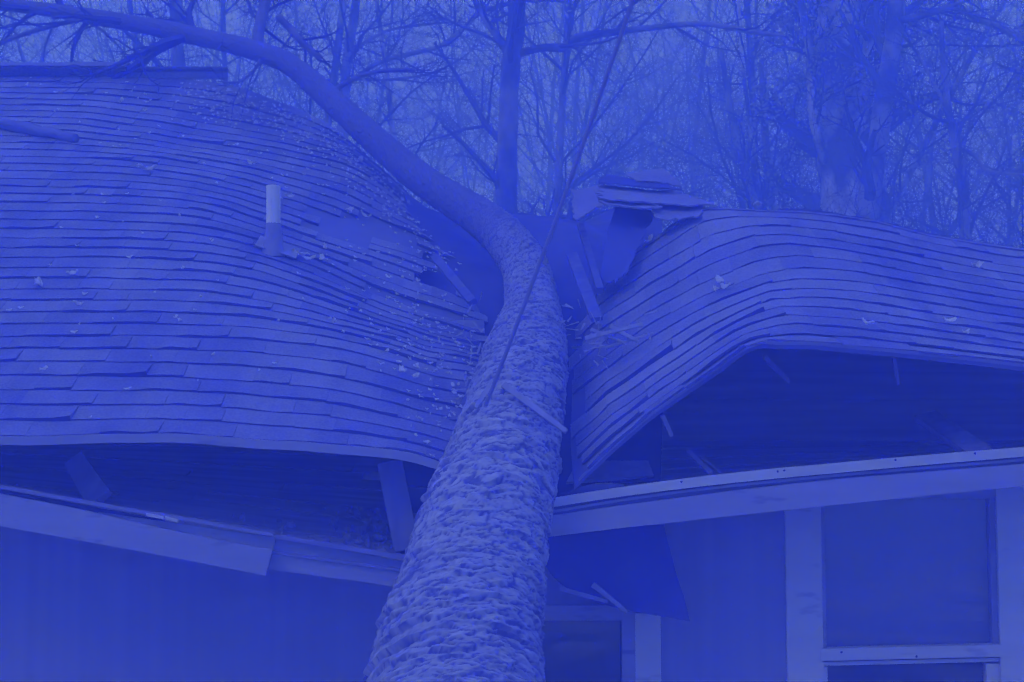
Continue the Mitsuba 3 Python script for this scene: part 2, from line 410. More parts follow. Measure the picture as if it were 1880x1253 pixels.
TEAR = Polygon([(545, 373), (640, 400), (700, 405), (775, 432), (805, 472), (735, 455), (650, 447), (590, 415)])
HOLE = Polygon([(732, 452), (800, 470), (862, 492), (862, 538), (805, 548), (768, 512)])
from shapely.geometry import Point


def inside(poly, px, py):
    from shapely import contains_xy
    return contains_xy(poly, px, py)


def left_edge_l(c):
    return -4.6


def left_edge_r(c):                                  # the ragged edge beside the trunk
    px = np.interp(c, [0, 6, 14, 22, 28, NL], [862, 880, 893, 880, 850, 785])
    return P(px, 600, left.Y(c))[0]


def right_edge_l(c):
    px = np.interp(c, [0, 4, 8, 11, 13, 15, 26], [1052, 1046, 1050, 1072, 1120, 1195, 1200])
    return P(px, 600, right.Y(c))[0]


def deck(sh, xl, xr, c1, name_seed, hole=None):
    nx, nc = 130, 90
    cs = np.linspace(-0.25, c1, nc)
    rows = []
    for c in cs:
        x = np.linspace(xl(c), xr(c), nx)
        rows.append(sh.at(x, np.full(nx, c)) + sh.normal(x, np.full(nx, c)) * -0.004)
    g = np.array(rows)
    v, f = slab(g, (0, 0.006, -0.02))
    if hole is not None:
        ctr = v[f].mean(1)
        px, py = pix(ctr)
        f = f[~inside(hole, px, py)]
    return v, f


rng = np.random.default_rng(3)
obj('deck', deck(left, left_edge_l, left_edge_r, NL + 0.3, 0, HOLE), 'felt_mat', roof, smooth=40)
obj('deck', deck(right, right_edge_l, lambda c: 3.8, 25.0, 1), 'felt_mat', roof, smooth=40)


def shingle(sh, xa, xb, c, tone_u, th, lift, top=1.14, skew=0.0):
    nx, ny = 5, 3
    x = np.linspace(xa, xb, nx)[None, :] + np.zeros((ny, 1))
    cc = c + np.linspace(0, top, ny)[:, None] + skew * np.linspace(-1, 1, nx)[None, :]
    base = sh.at(x, cc)
    n = sh.normal(x, cc)
    k = np.linspace(1, 0, ny)[:, None]
    h = 0.003 + (th + lift * np.linspace(0, 1, nx)[None, :]) * k + 0.004 * np.sin(np.linspace(0, 6.3, nx))[None, :] * k * (lift > 0.004)
    g = base + n * h[..., None]
    low = base[0] + n[0] * 0.002
    v = [g.reshape(-1, 3)]
    uv = [np.tile([tone_u, 0.0], (nx * ny, 1))]
    f = [tri(grid_faces(ny, nx))]
    m = nx * ny
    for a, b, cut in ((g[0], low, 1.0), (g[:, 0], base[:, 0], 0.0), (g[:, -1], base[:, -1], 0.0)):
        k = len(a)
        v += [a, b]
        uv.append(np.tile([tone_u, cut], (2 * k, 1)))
        i = np.arange(k - 1)
        f.append(tri(np.stack([m + i, m + i + 1, m + k + i + 1, m + k + i], 1)))
        m += 2 * k
    return np.vstack(v), np.vstack(f), np.vstack(uv)


pieces = []
for sh, nc, xl, xr, poly in ((left, NL, left_edge_l, left_edge_r, TEAR.union(HOLE)), (right, 24, right_edge_l, lambda c: 3.7, None)):
    for c in range(nc):
        lo, hi = xl(c), xr(c) + rng.uniform(-0.05, 0.05)
        x = lo + rng.uniform(-0.05, 0.1) * (sh is right) - rng.uniform(0, 0.3) * (sh is left)
        while x < hi - 0.06:
            wd = rng.choice([0.16, 0.24, 0.305, 0.305, 0.40])
            xb = min(x + wd, hi)
            mid = sh.at((x + xb) / 2, c + 0.5)
            px, py = pix(mid)
            near = math.exp(-abs((px - 950) / 260))
            if (poly is None or not inside(poly, px, py)) and rng.random() > 0.05 * near:
                lift = rng.uniform(0, 0.006) + (rng.random() < (0.05 + 0.2 * near if sh is left else 0.04)) * rng.uniform(0.004, 0.02)
                th = rng.choice([0.006, 0.008, 0.011, 0.016]) * (0.78 if sh is left else 0.55)
                a = shingle(sh, x, xb - 0.0006, c + rng.uniform(-0.06, 0.04) - (rng.uniform(0.0, 0.5) if sh is right and c == 0 else 0), rng.random(), th, lift, skew=rng.normal(0, 0.012 + 0.03 * near))
                q = np.stack(pix(a[0][:15]), 1)
                on = -20 < px < 1900 and (sh is left or c < NR)
                area = np.ptp(q[:, 0]) * 20 / mid[1] if on else -1
                pieces.append((area, a))
            x = xb
order = sorted(range(len(pieces)), key=lambda i: -pieces[i][0])
for i in order[:300]:
    v, f, uv = pieces[i][1]
    obj('shingle', (v, f), 'shingle_mat', roof, uv=uv)
rest = [pieces[i][1] for i in order[300:]]
v, f = join([(a, b) for a, b, _ in rest])
obj('shingle_courses', (v, f), 'shingle_mat', roof, uv=np.vstack([r[2] for r in rest]), kind='stuff')

# eave edges of the two sheets, the ridge and its cap
def eave(sh, xa, xb, dz, dy, n=60, c=-0.3):
    x = np.linspace(xa, xb, n)
    a = sh.at(x, np.full(n, c)) + np.array([0, -0.004, 0.006])
    return slab(np.stack([a + np.array([0, dy, -dz]), a]), (0, 0.012, 0.001))


obj('eave_edge', eave(left, -4.6, left_edge_r(0), 0.036, 0.004), 'fascia_mat', roof)
obj('eave_edge', eave(right, right_edge_l(0) + 0.02, 3.7, 0.014, 0.004), 'sub_fascia_mat', roof)


def ridge_cap(px0, px1, py_t, py_b, Y, seed, lip=1.0):
    a, b = P(px0, py_t, Y)[0], P(px1, py_t, Y)[0]
    z1, z0 = P(0, py_t, Y)[2], P(0, py_b, Y)[2]
    n = 30
    x = np.linspace(a, b, n)
    rows = []
    for t, (dy, dz) in zip(range(5), ((0.06, z0 - z1), (-0.10, (z0 - z1) * 0.55), (-0.09, (z0 - z1) * 0.47), (-0.01, (z0 - z1) * 0.1), (0.10, 0.0))):
        rows.append(np.stack([x, np.full(n, Y + dy * (lip if dy < 0 else 1 if lip == 1 else -0.5)), z1 + dz + 0.008 * (meshkit.noise(np.stack([x * 4, x * 0 + t, x * 0], -1), seed) - 0.5)], -1))
    return slab(np.array(rows), (0, 0.01, -0.012))


YR = float(left.Y(NL))
obj('ridge_cap', ridge_cap(-160, 236, 112, 141, YR + 0.02, 1), 'sheet_mat', roof, label='raised ridge cap casting a dark line at the top of the roof')
obj('ridge_cap', ridge_cap(236, 420, 126, 144, YR + 0.05, 2, 0.3), 'sheet_mat', roof)
# rear slope, unseen from here
bx = np.linspace(-4.6, 0.0, 20)
zt = P(0, 132, YR)[2]
rows = np.array([np.stack([bx, np.full(20, YR + 0.15 + t * 2.2), left.at(bx, np.full(20, NL))[:, 2] - 0.06 - t * 1.6], -1) for t in np.linspace(0, 1, 5)])
obj('rear_slope', slab(rows, (0, 0, -0.02)), 'felt_mat', roof)

# torn felt, made dark to stand for the shaded hole behind the trunk
vp = {6.3: 905, 7.0: 745, 7.8: 600, 8.6: 480, 9.3: 415, 9.8: 405, 11.0: 520}
Ys = np.linspace(6.3, 11.0, 50)
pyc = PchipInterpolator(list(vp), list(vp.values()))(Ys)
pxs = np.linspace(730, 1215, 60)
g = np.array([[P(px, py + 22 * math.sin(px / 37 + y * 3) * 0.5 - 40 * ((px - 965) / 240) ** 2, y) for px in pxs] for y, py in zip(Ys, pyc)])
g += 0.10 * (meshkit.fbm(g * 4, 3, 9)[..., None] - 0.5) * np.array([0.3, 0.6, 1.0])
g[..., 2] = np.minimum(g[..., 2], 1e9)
obj('dark_hole_felt', slab(g, (0, 0.004, -0.01)), 'dark_felt_mat', roof, smooth=50, label='torn felt sheet, made dark to stand for the shaded hole in the crushed valley')

# exposed boards below the lifted sheets
rb = np.random.default_rng(8)


def fascia_z(x):                                     # the sagging line of the fascia's upper edge
    q = np.array([P(a, b, FY) for a, b in ((-300, 850), (0, 897), (500, 983), (900, 1045), (1000, 930), (1250, 890), (1500, 862), (1880, 830), (2150, 806))])
    return np.interp(x, q[:, 0], q[:, 2]) - 0.07


def board_z(x, t):                                   # t: 0 at the fascia, 1 at the back of the gap
    return fascia_z(x) * (1 - t) + (2.3 + 0.06) * t


for k in range(13):
    t0, t1 = k / 13, (k + 0.97) / 13
    y0, y1 = 5.80 + 1.75 * t0, 5.80 + 1.75 * t1
    for side in (-1, 1):
        x = -3.6 if side < 0 else 0.42 + rb.uniform(0, 0.15)
        end = -0.40 - rb.uniform(0, 0.15) if side < 0 else 3.6
        while x < end - 0.2:
            xe = min(x + rb.uniform(1.1, 2.6), end)
            n = 8
            xs = np.linspace(x + 0.003, xe - 0.003, n)
            u = rb.uniform(-0.006, 0.006, 2)
            rows = np.stack([np.stack([xs, np.full(n, y0), board_z(xs, t0) + np.linspace(*u, n)], -1), np.stack([xs, np.full(n, y1), board_z(xs, t1) + np.linspace(*u, n)], -1)])
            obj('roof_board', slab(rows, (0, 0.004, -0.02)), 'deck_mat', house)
            x = xe
for k in range(6):                                   # lapped boarding at the back of the gap
    z = 2.3 + 0.0 + 0.14 * k
    if k < 5:
        obj('back_board', box(-3.6, -0.15, 7.58 + 0.022 * (k % 2), 7.60 + 0.022 * (k % 2), z, z + 0.150), 'deck_mat', house)
    if k < 4:
        obj('back_board', box(0.32, 3.6, 7.55 + 0.022 * (k % 2), 7.57 + 0.022 * (k % 2), z, z + 0.150), 'deck_mat', house)

ins = []                                             # crumbs of insulation and bark lying on the boards
for k in range(170):
    x, t = (rb.normal(-0.62, 0.10), rb.uniform(0.03, 0.35)) if k < 110 else (rb.uniform(-2.2, 2.2), rb.uniform(0.0, 0.25))
    c = np.array([x, 5.80 + 1.75 * t, float(board_z(np.array(x), t)) + 0.012])
    m = trimesh.creation.icosphere(subdivisions=1, radius=rb.uniform(0.005, 0.018))
    ins.append((m.vertices * rb.uniform(0.5, 1.4, 3) + c + rb.normal(0, 0.002, m.vertices.shape), m.faces))
obj('loose_crumbs', join(ins), 'old_wood_mat', house, kind='stuff')

# loose timbers in the gap
def plank(name, px0, py0, Y0, px1, py1, Y1, wpx, t, m, label=None, parent=house, taper=1.0, face=(0, -1, 0.2)):
    return obj(name, beam(P(px0, py0, Y0), P(px1, py1, Y1), wpx * 5.9 / F, t, face, taper), m, parent, label=label)


plank('rafter', 716, 850, 6.0, 748, 1010, 5.95, 46, 0.04, 'old_wood_mat', 'broken rafter end beside the trunk')
plank('brace', 140, 848, 6.2, 188, 922, 6.0, 40, 0.03, 'old_wood_mat', taper=1.2)
plank('brace', 1700, 770, 6.5, 1800, 838, 5.95, 46, 0.03, 'old_wood_mat')
plank('batten', 1400, 655, 6.0, 1445, 700, 6.2, 9, 0.012, 'old_wood_mat')
plank('batten', 1640, 655, 5.95, 1648, 705, 6.0, 6, 0.01, 'old_wood_mat')
plank('batten', 1215, 762, 5.9, 1232, 800, 5.95, 8, 0.01, 'wood_mat')
plank('brace', 1265, 832, 6.2, 1306, 872, 6.0, 8, 0.015, 'wood_mat')
plank('brace', 1288, 842, 6.25, 1325, 872, 6.05, 5, 0.015, 'wood_mat')
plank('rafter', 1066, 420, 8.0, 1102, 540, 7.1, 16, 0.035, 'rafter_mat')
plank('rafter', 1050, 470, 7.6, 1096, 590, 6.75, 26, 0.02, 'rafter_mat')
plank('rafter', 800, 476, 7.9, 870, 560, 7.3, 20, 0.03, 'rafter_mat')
rp = [[P(1040, 885, 5.98), P(1120, 880, 5.98), P(1200, 872, 5.98)], [P(1060, 846, 6.08), P(1125, 846, 6.08), P(1190, 846, 6.08)]]
obj('torn_panel', slab(np.array(rp), (0, 0.01, -0.01)), 'old_wood_mat', house)

# ------------------------------------------------------------------ vent pipe on the left slope
c0, n0, _ = left.hit(500, 466)
vp_ = key_for('house__vent_pipe')
top = P(502, 342, c0[1])
foot = np.array([c0[0] + 0.005, c0[1], c0[2]])
rp_ = 13.2 / F * c0[1]
prof = [foot - np.array([0, 0, 0.05]), foot + (top - foot) * 0.5, top]
obj('tube', tube(prof, rp_, 28, cap=False), 'pipe_mat', vp_, smooth=40, label='pale plastic vent pipe standing on the left slope')
obj('tube', tube([top - np.array([0, 0, 0.12]), top - np.array([0, 0, 0.0005])], rp_ * 0.86, 28, cap=False), 'flashing_mat', vp_, smooth=40)
obj('boot', tube([foot - np.array([0, 0, 0.02]), foot + np.array([0, 0, 0.03]), foot + np.array([0, 0, 0.08]), foot + np.array([0, 0, 0.165])], [rp_ * 1.7, rp_ * 1.5, rp_ * 1.25, rp_ * 1.06], 24), 'flashing_mat', vp_, smooth=40)
fx = np.linspace(foot[0] - 0.10, foot[0] + 0.12, 6)
cc = course_of(462)
_, _, ch = left.hit(500, 466)
fg = np.stack([left.at(fx, np.full(6, ch + t)) + left.normal(fx, np.full(6, ch + t)) * 0.034 for t in (-0.35, 0.4, 1.2)])
obj('flashing', slab(fg, (0, 0.004, -0.006)), 'flashing_mat', vp_)

# torn sheets of shingles along the broken edges
rt = np.random.default_rng(21)


def patch(quad, Ya, Yb, m, name, parent, curl=0.05, th=0.007, seed=0, label=None, n=14):
    """A curled sheet: quad = far-left, far-right, near-right, near-left in pixels; far edge at Yb, near edge at Ya."""
    q = [P(*quad[0], Yb), P(*quad[1], Yb), P(*quad[2], Ya), P(*quad[3], Ya)]
    rows = []
    for v in np.linspace(0, 1, n):
        a, b = q[3] + (q[0] - q[3]) * v, q[2] + (q[1] - q[2]) * v
        rows.append(np.stack([a + (b - a) * u for u in np.linspace(0, 1, n)]))
    g = np.array(rows)
    u = np.linspace(0, 1, n)[None, :]
    v = np.linspace(0, 1, n)[:, None]
    g[..., 2] += curl * (np.sin(u * 5 + seed) * 0.5 + (u - 0.5) ** 2 * 2 - (1 - v) ** 3 * 0.6)
    g += 0.5 * curl * (meshkit.noise(g * 7, seed)[..., None] - 0.5)
    rj = np.random.default_rng(900 + seed)           # ragged edges
    for e in (0, n - 1):
        o = 1 if e == 0 else n - 2
        g[e] += (g[e] - g[o]) * rj.uniform(-0.7, 0.9, (n, 1))
        g[:, e] += (g[:, e] - g[:, o]) * rj.uniform(-0.7, 0.9, (n, 1))
    return obj(name, slab(g, (0, 0.003, -th)), m, parent, smooth=40, uv=None, label=label)


for k, (quad, Ya, Yb, m, curl) in enumerate([
        ([(1112, 324), (1200, 333), (1236, 343), (1098, 336)], 7.85, 8.15, 'dark_felt_mat', 0.015),
        ([(1098, 343), (1240, 350), (1300, 374), (1110, 366)], 7.5, 8.0, 'sheet_mat', 0.012),
        ([(1098, 361), (1196, 369), (1215, 381), (1105, 374)], 7.45, 7.7, 'sheet_mat', 0.01),
        ([(1196, 374), (1290, 376), (1284, 398), (1204, 399)], 7.4, 7.65, 'sheet_mat', 0.01),
        ([(1050, 348), (1120, 343), (1112, 374), (1055, 398)], 7.7, 8.2, 'sheet_mat', 0.02),
        ([(1150, 318), (1220, 312), (1252, 338), (1165, 330)], 8.0, 8.4, 'sheet_mat', 0.012),
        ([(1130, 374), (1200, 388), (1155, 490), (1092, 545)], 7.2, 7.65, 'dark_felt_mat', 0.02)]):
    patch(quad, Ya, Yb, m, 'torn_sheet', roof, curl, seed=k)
# hanging felt under the right eave
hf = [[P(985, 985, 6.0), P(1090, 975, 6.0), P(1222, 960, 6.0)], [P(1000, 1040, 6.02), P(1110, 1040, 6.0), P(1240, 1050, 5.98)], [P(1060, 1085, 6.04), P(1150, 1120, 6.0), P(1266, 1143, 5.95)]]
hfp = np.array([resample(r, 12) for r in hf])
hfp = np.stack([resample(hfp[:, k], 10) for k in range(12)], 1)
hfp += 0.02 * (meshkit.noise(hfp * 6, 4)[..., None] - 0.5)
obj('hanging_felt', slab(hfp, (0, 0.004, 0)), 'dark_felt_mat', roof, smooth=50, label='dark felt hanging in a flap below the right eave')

# ------------------------------------------------------------------ the fallen tree
fallen = thing('fallen_tree', 'large tree with flaky bark fallen across the roof', 'tree')
TR = [(820, 1420, 4.55, 345), (838, 1253, 4.92, 322), (858, 1120, 5.18, 284), (880, 1010, 5.40, 250), (902, 920, 5.62, 230), (926, 830, 5.88, 204), (946, 740, 6.15, 182), (964, 655, 6.52, 156), (974, 605, 6.85, 126), (976, 558, 7.2, 102), (966, 500, 7.6, 90), (934, 445, 7.95, 82), (876, 396, 8.25, 72), (797, 346, 8.52, 62), (714, 280, 8.8, 55), (650, 222, 9.0, 50), (580, 158, 9.3, 45), (520, 112, 9.5, 40), (475, 95, 9.6, 38), (400, 76, 9.8, 36), (300, 54, 10.0, 34), (200, 36, 10.2, 30), (100, 20, 10.4, 26), (-60, 4, 10.7, 24)]
ctrl = np.array([P(a, b, c) for a, b, c, _ in TR])
rads = np.array([wd / 2 / F * c for _, _, c, wd in TR])
s = np.r_[0, np.cumsum(np.linalg.norm(np.diff(ctrl, axis=0), axis=1))]
NS, NT = 1350, 160
ss = np.linspace(0, s[-1], NS)
from scipy.interpolate import CubicSpline
cp, cr = CubicSpline(s, ctrl)(ss), PchipInterpolator(s, rads)(ss)
tt = np.gradient(cp, axis=0)
tt /= np.linalg.norm(tt, axis=1, keepdims=True)
ax = np.cross(tt, [0, 1.0, 0.2])
ax /= np.linalg.norm(ax, axis=1, keepdims=True)
bx_ = np.cross(tt, ax)
th = np.arange(NT) * 2 * np.pi / NT
R0 = 0.24
U, V = np.meshgrid(th * R0, ss)                      # bark coordinates in metres
wrap = 2 * np.pi * R0
cyl = np.stack([np.cos(th)[None, :] * R0 + 0 * V, np.sin(th)[None, :] * R0 + 0 * V, V], -1)
warp = (meshkit.fbm(cyl * 11, 4, 1) - 0.5) * 0.14
warp2 = (meshkit.fbm(cyl * 11, 4, 2) - 0.5) * 0.12
rc = np.random.default_rng(5)


def plates(su, sv, n, seed):
    r = np.random.default_rng(seed)
    c = np.stack([r.uniform(0, wrap, n), r.uniform(-0.1, s[-1] + 0.1, n)], 1)
    hgt, til = r.random(n), r.normal(0, 1, (n, 2))
    c3 = np.vstack([c, c + [wrap, 0], c - [wrap, 0]])
    tree = cKDTree(c3 / [su, sv])
    q = np.stack([U + warp, V + warp2 + 0.10 * np.sin(U / R0 + 0.6)], -1)
    d, i = tree.query(q.reshape(-1, 2) / [su, sv], k=2)
    d, i = d.reshape(NS, NT, 2), i.reshape(NS, NT, 2)
    near = c3[i[..., 0]]
    off = (q - near) / [su, sv]
    k = i[..., 0] % n
    return d[..., 1] - d[..., 0], hgt[k], (off * til[k]).sum(-1), off


e1, h1, t1, o1 = plates(0.085, 0.034, int(wrap * s[-1] / (0.085 * 0.034)), 11)
e2, h2, t2, o2 = plates(0.032, 0.015, int(wrap * s[-1] / (0.032 * 0.015)), 12)
sm = lambda a, b, x: (lambda t: t * t * (3 - 2 * t))(np.clip((x - a) / (b - a), 0, 1))
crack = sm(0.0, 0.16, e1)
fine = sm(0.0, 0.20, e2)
disp = 0.010 * crack + 0.016 * h1 + 0.009 * t1 + 0.005 * fine + 0.008 * h2 + 0.004 * t2 - 0.016 * np.clip(o1[..., 1], -0.8, 0.8)
disp += 0.026 * (meshkit.fbm(cyl * 30, 4, 7) - 0.5) + 0.05 * (meshkit.fbm(cyl * 3.2, 2, 8) - 0.5)
kr = np.clip(cr / 0.24, 0.1, 1.3)[:, None]
rr = cr[:, None] - 0.017 * kr + disp * kr * 0.50
vert = cp[:, None] + rr[..., None] * (np.cos(th)[None, :, None] * ax[:, None] + np.sin(th)[None, :, None] * bx_[:, None])
i, j = np.meshgrid(np.arange(NS - 1), np.arange(NT), indexing='ij')
q = np.stack([i * NT + j, i * NT + (j + 1) % NT, (i + 1) * NT + (j + 1) % NT, (i + 1) * NT + j], -1).reshape(-1, 4)
limb_shade = (1 - 0.38 * sm(0.12, 0.30, ss / s[-1]) - 0.55 * sm(0.34, 0.48, ss / s[-1]))[:, None]  # younger bark, plus painted shade for the limb seen in dark silhouette
buv = np.stack([np.clip(crack * (0.55 + 0.45 * fine), 0, 1) * limb_shade, h1], -1).reshape(-1, 2)
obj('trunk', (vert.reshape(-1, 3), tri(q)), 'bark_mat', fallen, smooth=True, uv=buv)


def limb(path, widths, n=60, sides=14, m='limb_mat', parent=fallen, name='limb', label=None, rough=0.12, seed=0):
    """path: (px, py, Y); widths in pixels."""
    p = np.array([P(*a) for a in path])
    r = np.array([wd / 2 / F * a[2] for wd, a in zip(widths, path)])
    s_ = np.r_[0, np.cumsum(np.linalg.norm(np.diff(p, axis=0), axis=1))]
    u = np.linspace(0, s_[-1], n)
    c, rr_ = PchipInterpolator(s_, p)(u), PchipInterpolator(s_, r)(u)
    rg = np.random.default_rng(seed)
    c = c + rr_[:, None] * 0.25 * np.cumsum(rg.normal(0, 0.12, (n, 3)), axis=0).clip(-1.5, 1.5)
    v, f = tube(c, rr_, sides)
    ax_ = np.repeat(c, sides, axis=0)
    k = 1 + rough * (meshkit.fbm(v[:len(ax_)] * 14, 3, seed) - 0.5) * 2
    v[:len(ax_)] = ax_ + (v[:len(ax_)] - ax_) * k[:, None]
    obj(name, (v, f), m, parent, smooth=True, label=label)
    return c, rr_


class Twigs:
    """Collects thin tubes and builds them a batch at a time."""

    def __init__(self):
        self.batch = {}

    def add(self, pts, r0, r1, sides):
        self.batch.setdefault((len(pts), sides), []).append((pts, r0, r1))

    def mesh(self):
        parts = []
        for (n, sides), items in self.batch.items():
            p = np.array([i[0] for i in items])
            r = np.linspace([i[1] for i in items], [i[2] for i in items], n).T
            t = np.gradient(p, axis=1)
            t /= np.linalg.norm(t, axis=2, keepdims=True) + 1e-12
            ref = np.eye(3)[np.abs(t.mean(1)).argmin(1)][:, None]
            a = np.cross(t, ref)
            a /= np.linalg.norm(a, axis=2, keepdims=True) + 1e-12
            b = np.cross(t, a)
            ang = np.arange(sides) * 2 * np.pi / sides
            v = p[:, :, None] + r[:, :, None, None] * (np.cos(ang)[None, None, :, None] * a[:, :, None] + np.sin(ang)[None, None, :, None] * b[:, :, None])
            i, j = np.meshgrid(np.arange(n - 1), np.arange(sides), indexing='ij')
            q = tri(np.stack([i * sides + j, i * sides + (j + 1) % sides, (i + 1) * sides + (j + 1) % sides, (i + 1) * sides + j], -1).reshape(-1, 4))
            parts.append((v.reshape(-1, 3), (q[None] + (np.arange(len(items)) * n * sides)[:, None, None]).reshape(-1, 3)))
        return join(parts)


def spray(out, rg, p, d, L, r, depth, up=0.15, kids=(9, 6, 5, 4), wig=0.16):
    n = 7 if depth == 0 else 5 if r > 0.012 else 4 if r > 0.004 else 3
    d = np.asarray(d, float)
    dd = d / math.sqrt(d @ d) + np.cumsum(rg.normal(0, wig, (n - 1, 3)) + np.array([0, 0, up * 0.25]), axis=0)
    dd /= np.sqrt((dd * dd).sum(1, keepdims=True))
    pts = np.vstack([p, p + np.cumsum(dd, axis=0) * (L / (n - 1))])
    r1 = max(r * 0.35, 0.002)
    out.add(pts, r, r1, 7 if r > 0.05 else 5 if r > 0.02 else 3)
    if depth >= len(kids) or L < 0.22:
        return
    children(out, rg, pts, np.linspace(r, r1, n), L, depth, up, kids, wig)


def children(out, rg, pts, rad, L, depth, up, kids, wig, t0=0.2, lf=(0.3, 0.6)):
    n, m = len(pts), kids[depth]
    if m == 0:
        return
    t = rg.uniform(t0, 1.0, m)
    k = t * (n - 1)
    i0 = np.minimum(k.astype(int), n - 2)
    seg = pts[i0 + 1] - pts[i0]
    p = pts[i0] + seg * (k - i0)[:, None]
    d = seg / np.sqrt((seg * seg).sum(1, keepdims=True))
    x = rg.normal(0, 1, (m, 3))
    side = x - d * (d * x).sum(1, keepdims=True)
    side /= np.sqrt((side * side).sum(1, keepdims=True)) + 1e-9
    a = rg.uniform(0.45, 1.1, m)
    dn = d * np.cos(a)[:, None] + side * np.sin(a)[:, None]
    ln = L * rg.uniform(*lf, m) * (1.15 - 0.5 * t)
    rn = np.maximum(np.interp(k, np.arange(n), rad) * rg.uniform(0.35, 0.6, m), 0.0022)
    for q in range(m):
        spray(out, rg, p[q], dn[q], float(ln[q]), float(rn[q]), depth + 1, up, kids, wig)


def twigs_on(c, r, seed, L, kids, up=0.1, t0=0.2, lf=(0.3, 0.6)):
    out, rg, k = Twigs(), np.random.default_rng(seed), max(1, len(c) // 12)
    children(out, rg, c[::k], r[::k], L, 0, up, kids, 0.18, t0, lf)
    return out.mesh()


main = cp[ss > 0.58 * s[-1]], cr[ss > 0.58 * s[-1]]
l2 = limb([(480, 96, 9.6), (474, 60, 9.7), (482, 20, 9.8), (500, -40, 9.9)], [24, 22, 21, 20], 30, 12, seed=4)
l3 = limb([(240, 40, 10.1), (160, 34, 10.2), (80, 52, 10.3), (0, 78, 10.4), (-60, 100, 10.5)], [10, 10, 9, 8, 7], 40, 8, seed=5)
l4 = limb([(510, 30, 9.85), (528, 48, 9.85), (552, 75, 9.8), (575, 98, 9.8), (590, 108, 9.8)], [14, 14, 13, 12, 10], 24, 8, seed=6)
l5 = limb([(150, 36, 10.25), (190, 58, 10.2), (225, 92, 10.2), (255, 124, 10.2)], [6, 5, 4, 3], 24, 6, seed=7)
l6 = limb([(480, 106, 9.55), (458, 138, 9.5), (432, 152, 9.5), (400, 150, 9.5)], [7, 6, 5, 3], 24, 6, seed=8)
l7 = limb([(600, 178, 9.2), (640, 150, 9.4), (690, 132, 9.6), (760, 128, 9.9)], [12, 10, 8, 5], 24, 7, seed=12)
out = [twigs_on(*l6, 35, 0.8, (6, 4, 3), 0.0), twigs_on(*l7, 36, 1.3, (8, 5, 3), 0.1), twigs_on(*main, 31, 1.7, (12, 6, 4, 3), 0.0, 0.45), twigs_on(*l3, 32, 1.4, (7, 5, 3), 0.1), twigs_on(*l2, 33, 1.6, (8, 5, 4), 0.2), twigs_on(*l4, 34, 0.9, (6, 4, 3), 0.1)]
obj('twigs', join(out), 'twig_mat', fallen, kind='stuff')

# ------------------------------------------------------------------ cable across the trunk
ca, cb = P(892, 744, 5.60), P(1176, -40, 5.0)
t = np.linspace(0, 1, 40)[:, None]
cab = ca + (cb - ca) * t - np.array([0, 0, 0.03]) * (4 * t * (1 - t))
obj('utility_cable', tube(cab, 0.0085, 10), 'cable_mat', smooth=40, label='thin taut cable slanting up from the trunk past the trees', category='cable')

# ------------------------------------------------------------------ debris
def loose(name, a, b, wd, t, m, label, cat, group=None, face=(0, -1, 0.3), taper=0.7):
    return obj(name, beam(a, b, wd, t, face, taper, 4), m, label=label, category=cat, group=group)


loose('splintered_board', P(925, 708, 5.84), P(1040, 794, 5.68), 0.028, 0.014, 'wood_mat', 'pale splintered board leaning across the trunk', 'board')
loose('splintered_board', P(905, 702, 5.92), P(872, 752, 5.78), 0.022, 0.012, 'wood_mat', 'short pale splinter at the lower end of the cable', 'board')
loose('splintered_board', P(1028, 1082, 5.95), P(1116, 1106, 5.93), 0.020, 0.012, 'wood_mat', 'pale stick lying level under the hanging felt', 'board')
loose('splintered_board', P(1088, 1074, 5.93), P(1150, 1124, 5.9), 0.022, 0.012, 'wood_mat', 'pale stick sloping onto the top of the door post', 'board')
rs = np.random.default_rng(17)
for k, (x0, y0, x1, y1, wd) in enumerate([(1075, 622, 1180, 596, .02), (1085, 606, 1150, 632, .016), (1120, 600, 1172, 628, .02), (1110, 640, 1200, 612, .012)]):
    loose('wood_splinter', P(x0, y0, 6.55 + 0.02 * k), P(x1, y1, 6.5 + 0.03 * k), wd, 0.01, 'wood_mat', 'pale wood splinter in the torn valley right of the trunk', 'splinter', 'wood splinters right of the trunk')

lp = []
for px, py in ((-60, 222), (0, 236), (45, 245), (95, 254), (140, 264)):
    c, n, _ = left.hit(px, py)
    lp.append((*[float(q) for q in pix(c + n * 0.035)], float((c + n * 0.035)[1])))
limb(lp, [19, 20, 22, 21, 15], 40, 12, 'limb_mat', None, 'dead_log', None, 0.55, 9)
tag('dead_log', 'short rough piece of dead wood lying on the upper left slope', 'log')


def flake(px, py, size, rg, sh=left, h=0.03):
    c, n, _ = sh.hit(px, py)
    a = rg.normal(0, 1, 3)
    a -= n * (a @ n)
    a /= np.linalg.norm(a)
    b = np.cross(n, a)
    k = 5 if size > 0.02 else 3
    u, v = np.meshgrid(np.linspace(-1, 1, k), np.linspace(-1, 1, k))
    rim = 1 - 0.35 * np.abs(u * v) + 0.12 * rg.normal(0, 1, u.shape)
    g = c + n * h + (a[None, None] * (u * rim)[..., None] * size + b[None, None] * (v * rim)[..., None] * size * rg.uniform(0.3, 0.6)) + n * (size * 0.35 * (u ** 2 + 0.3 * rg.normal(0, 1, u.shape)))[..., None]
    return slab(g, n * -0.003)


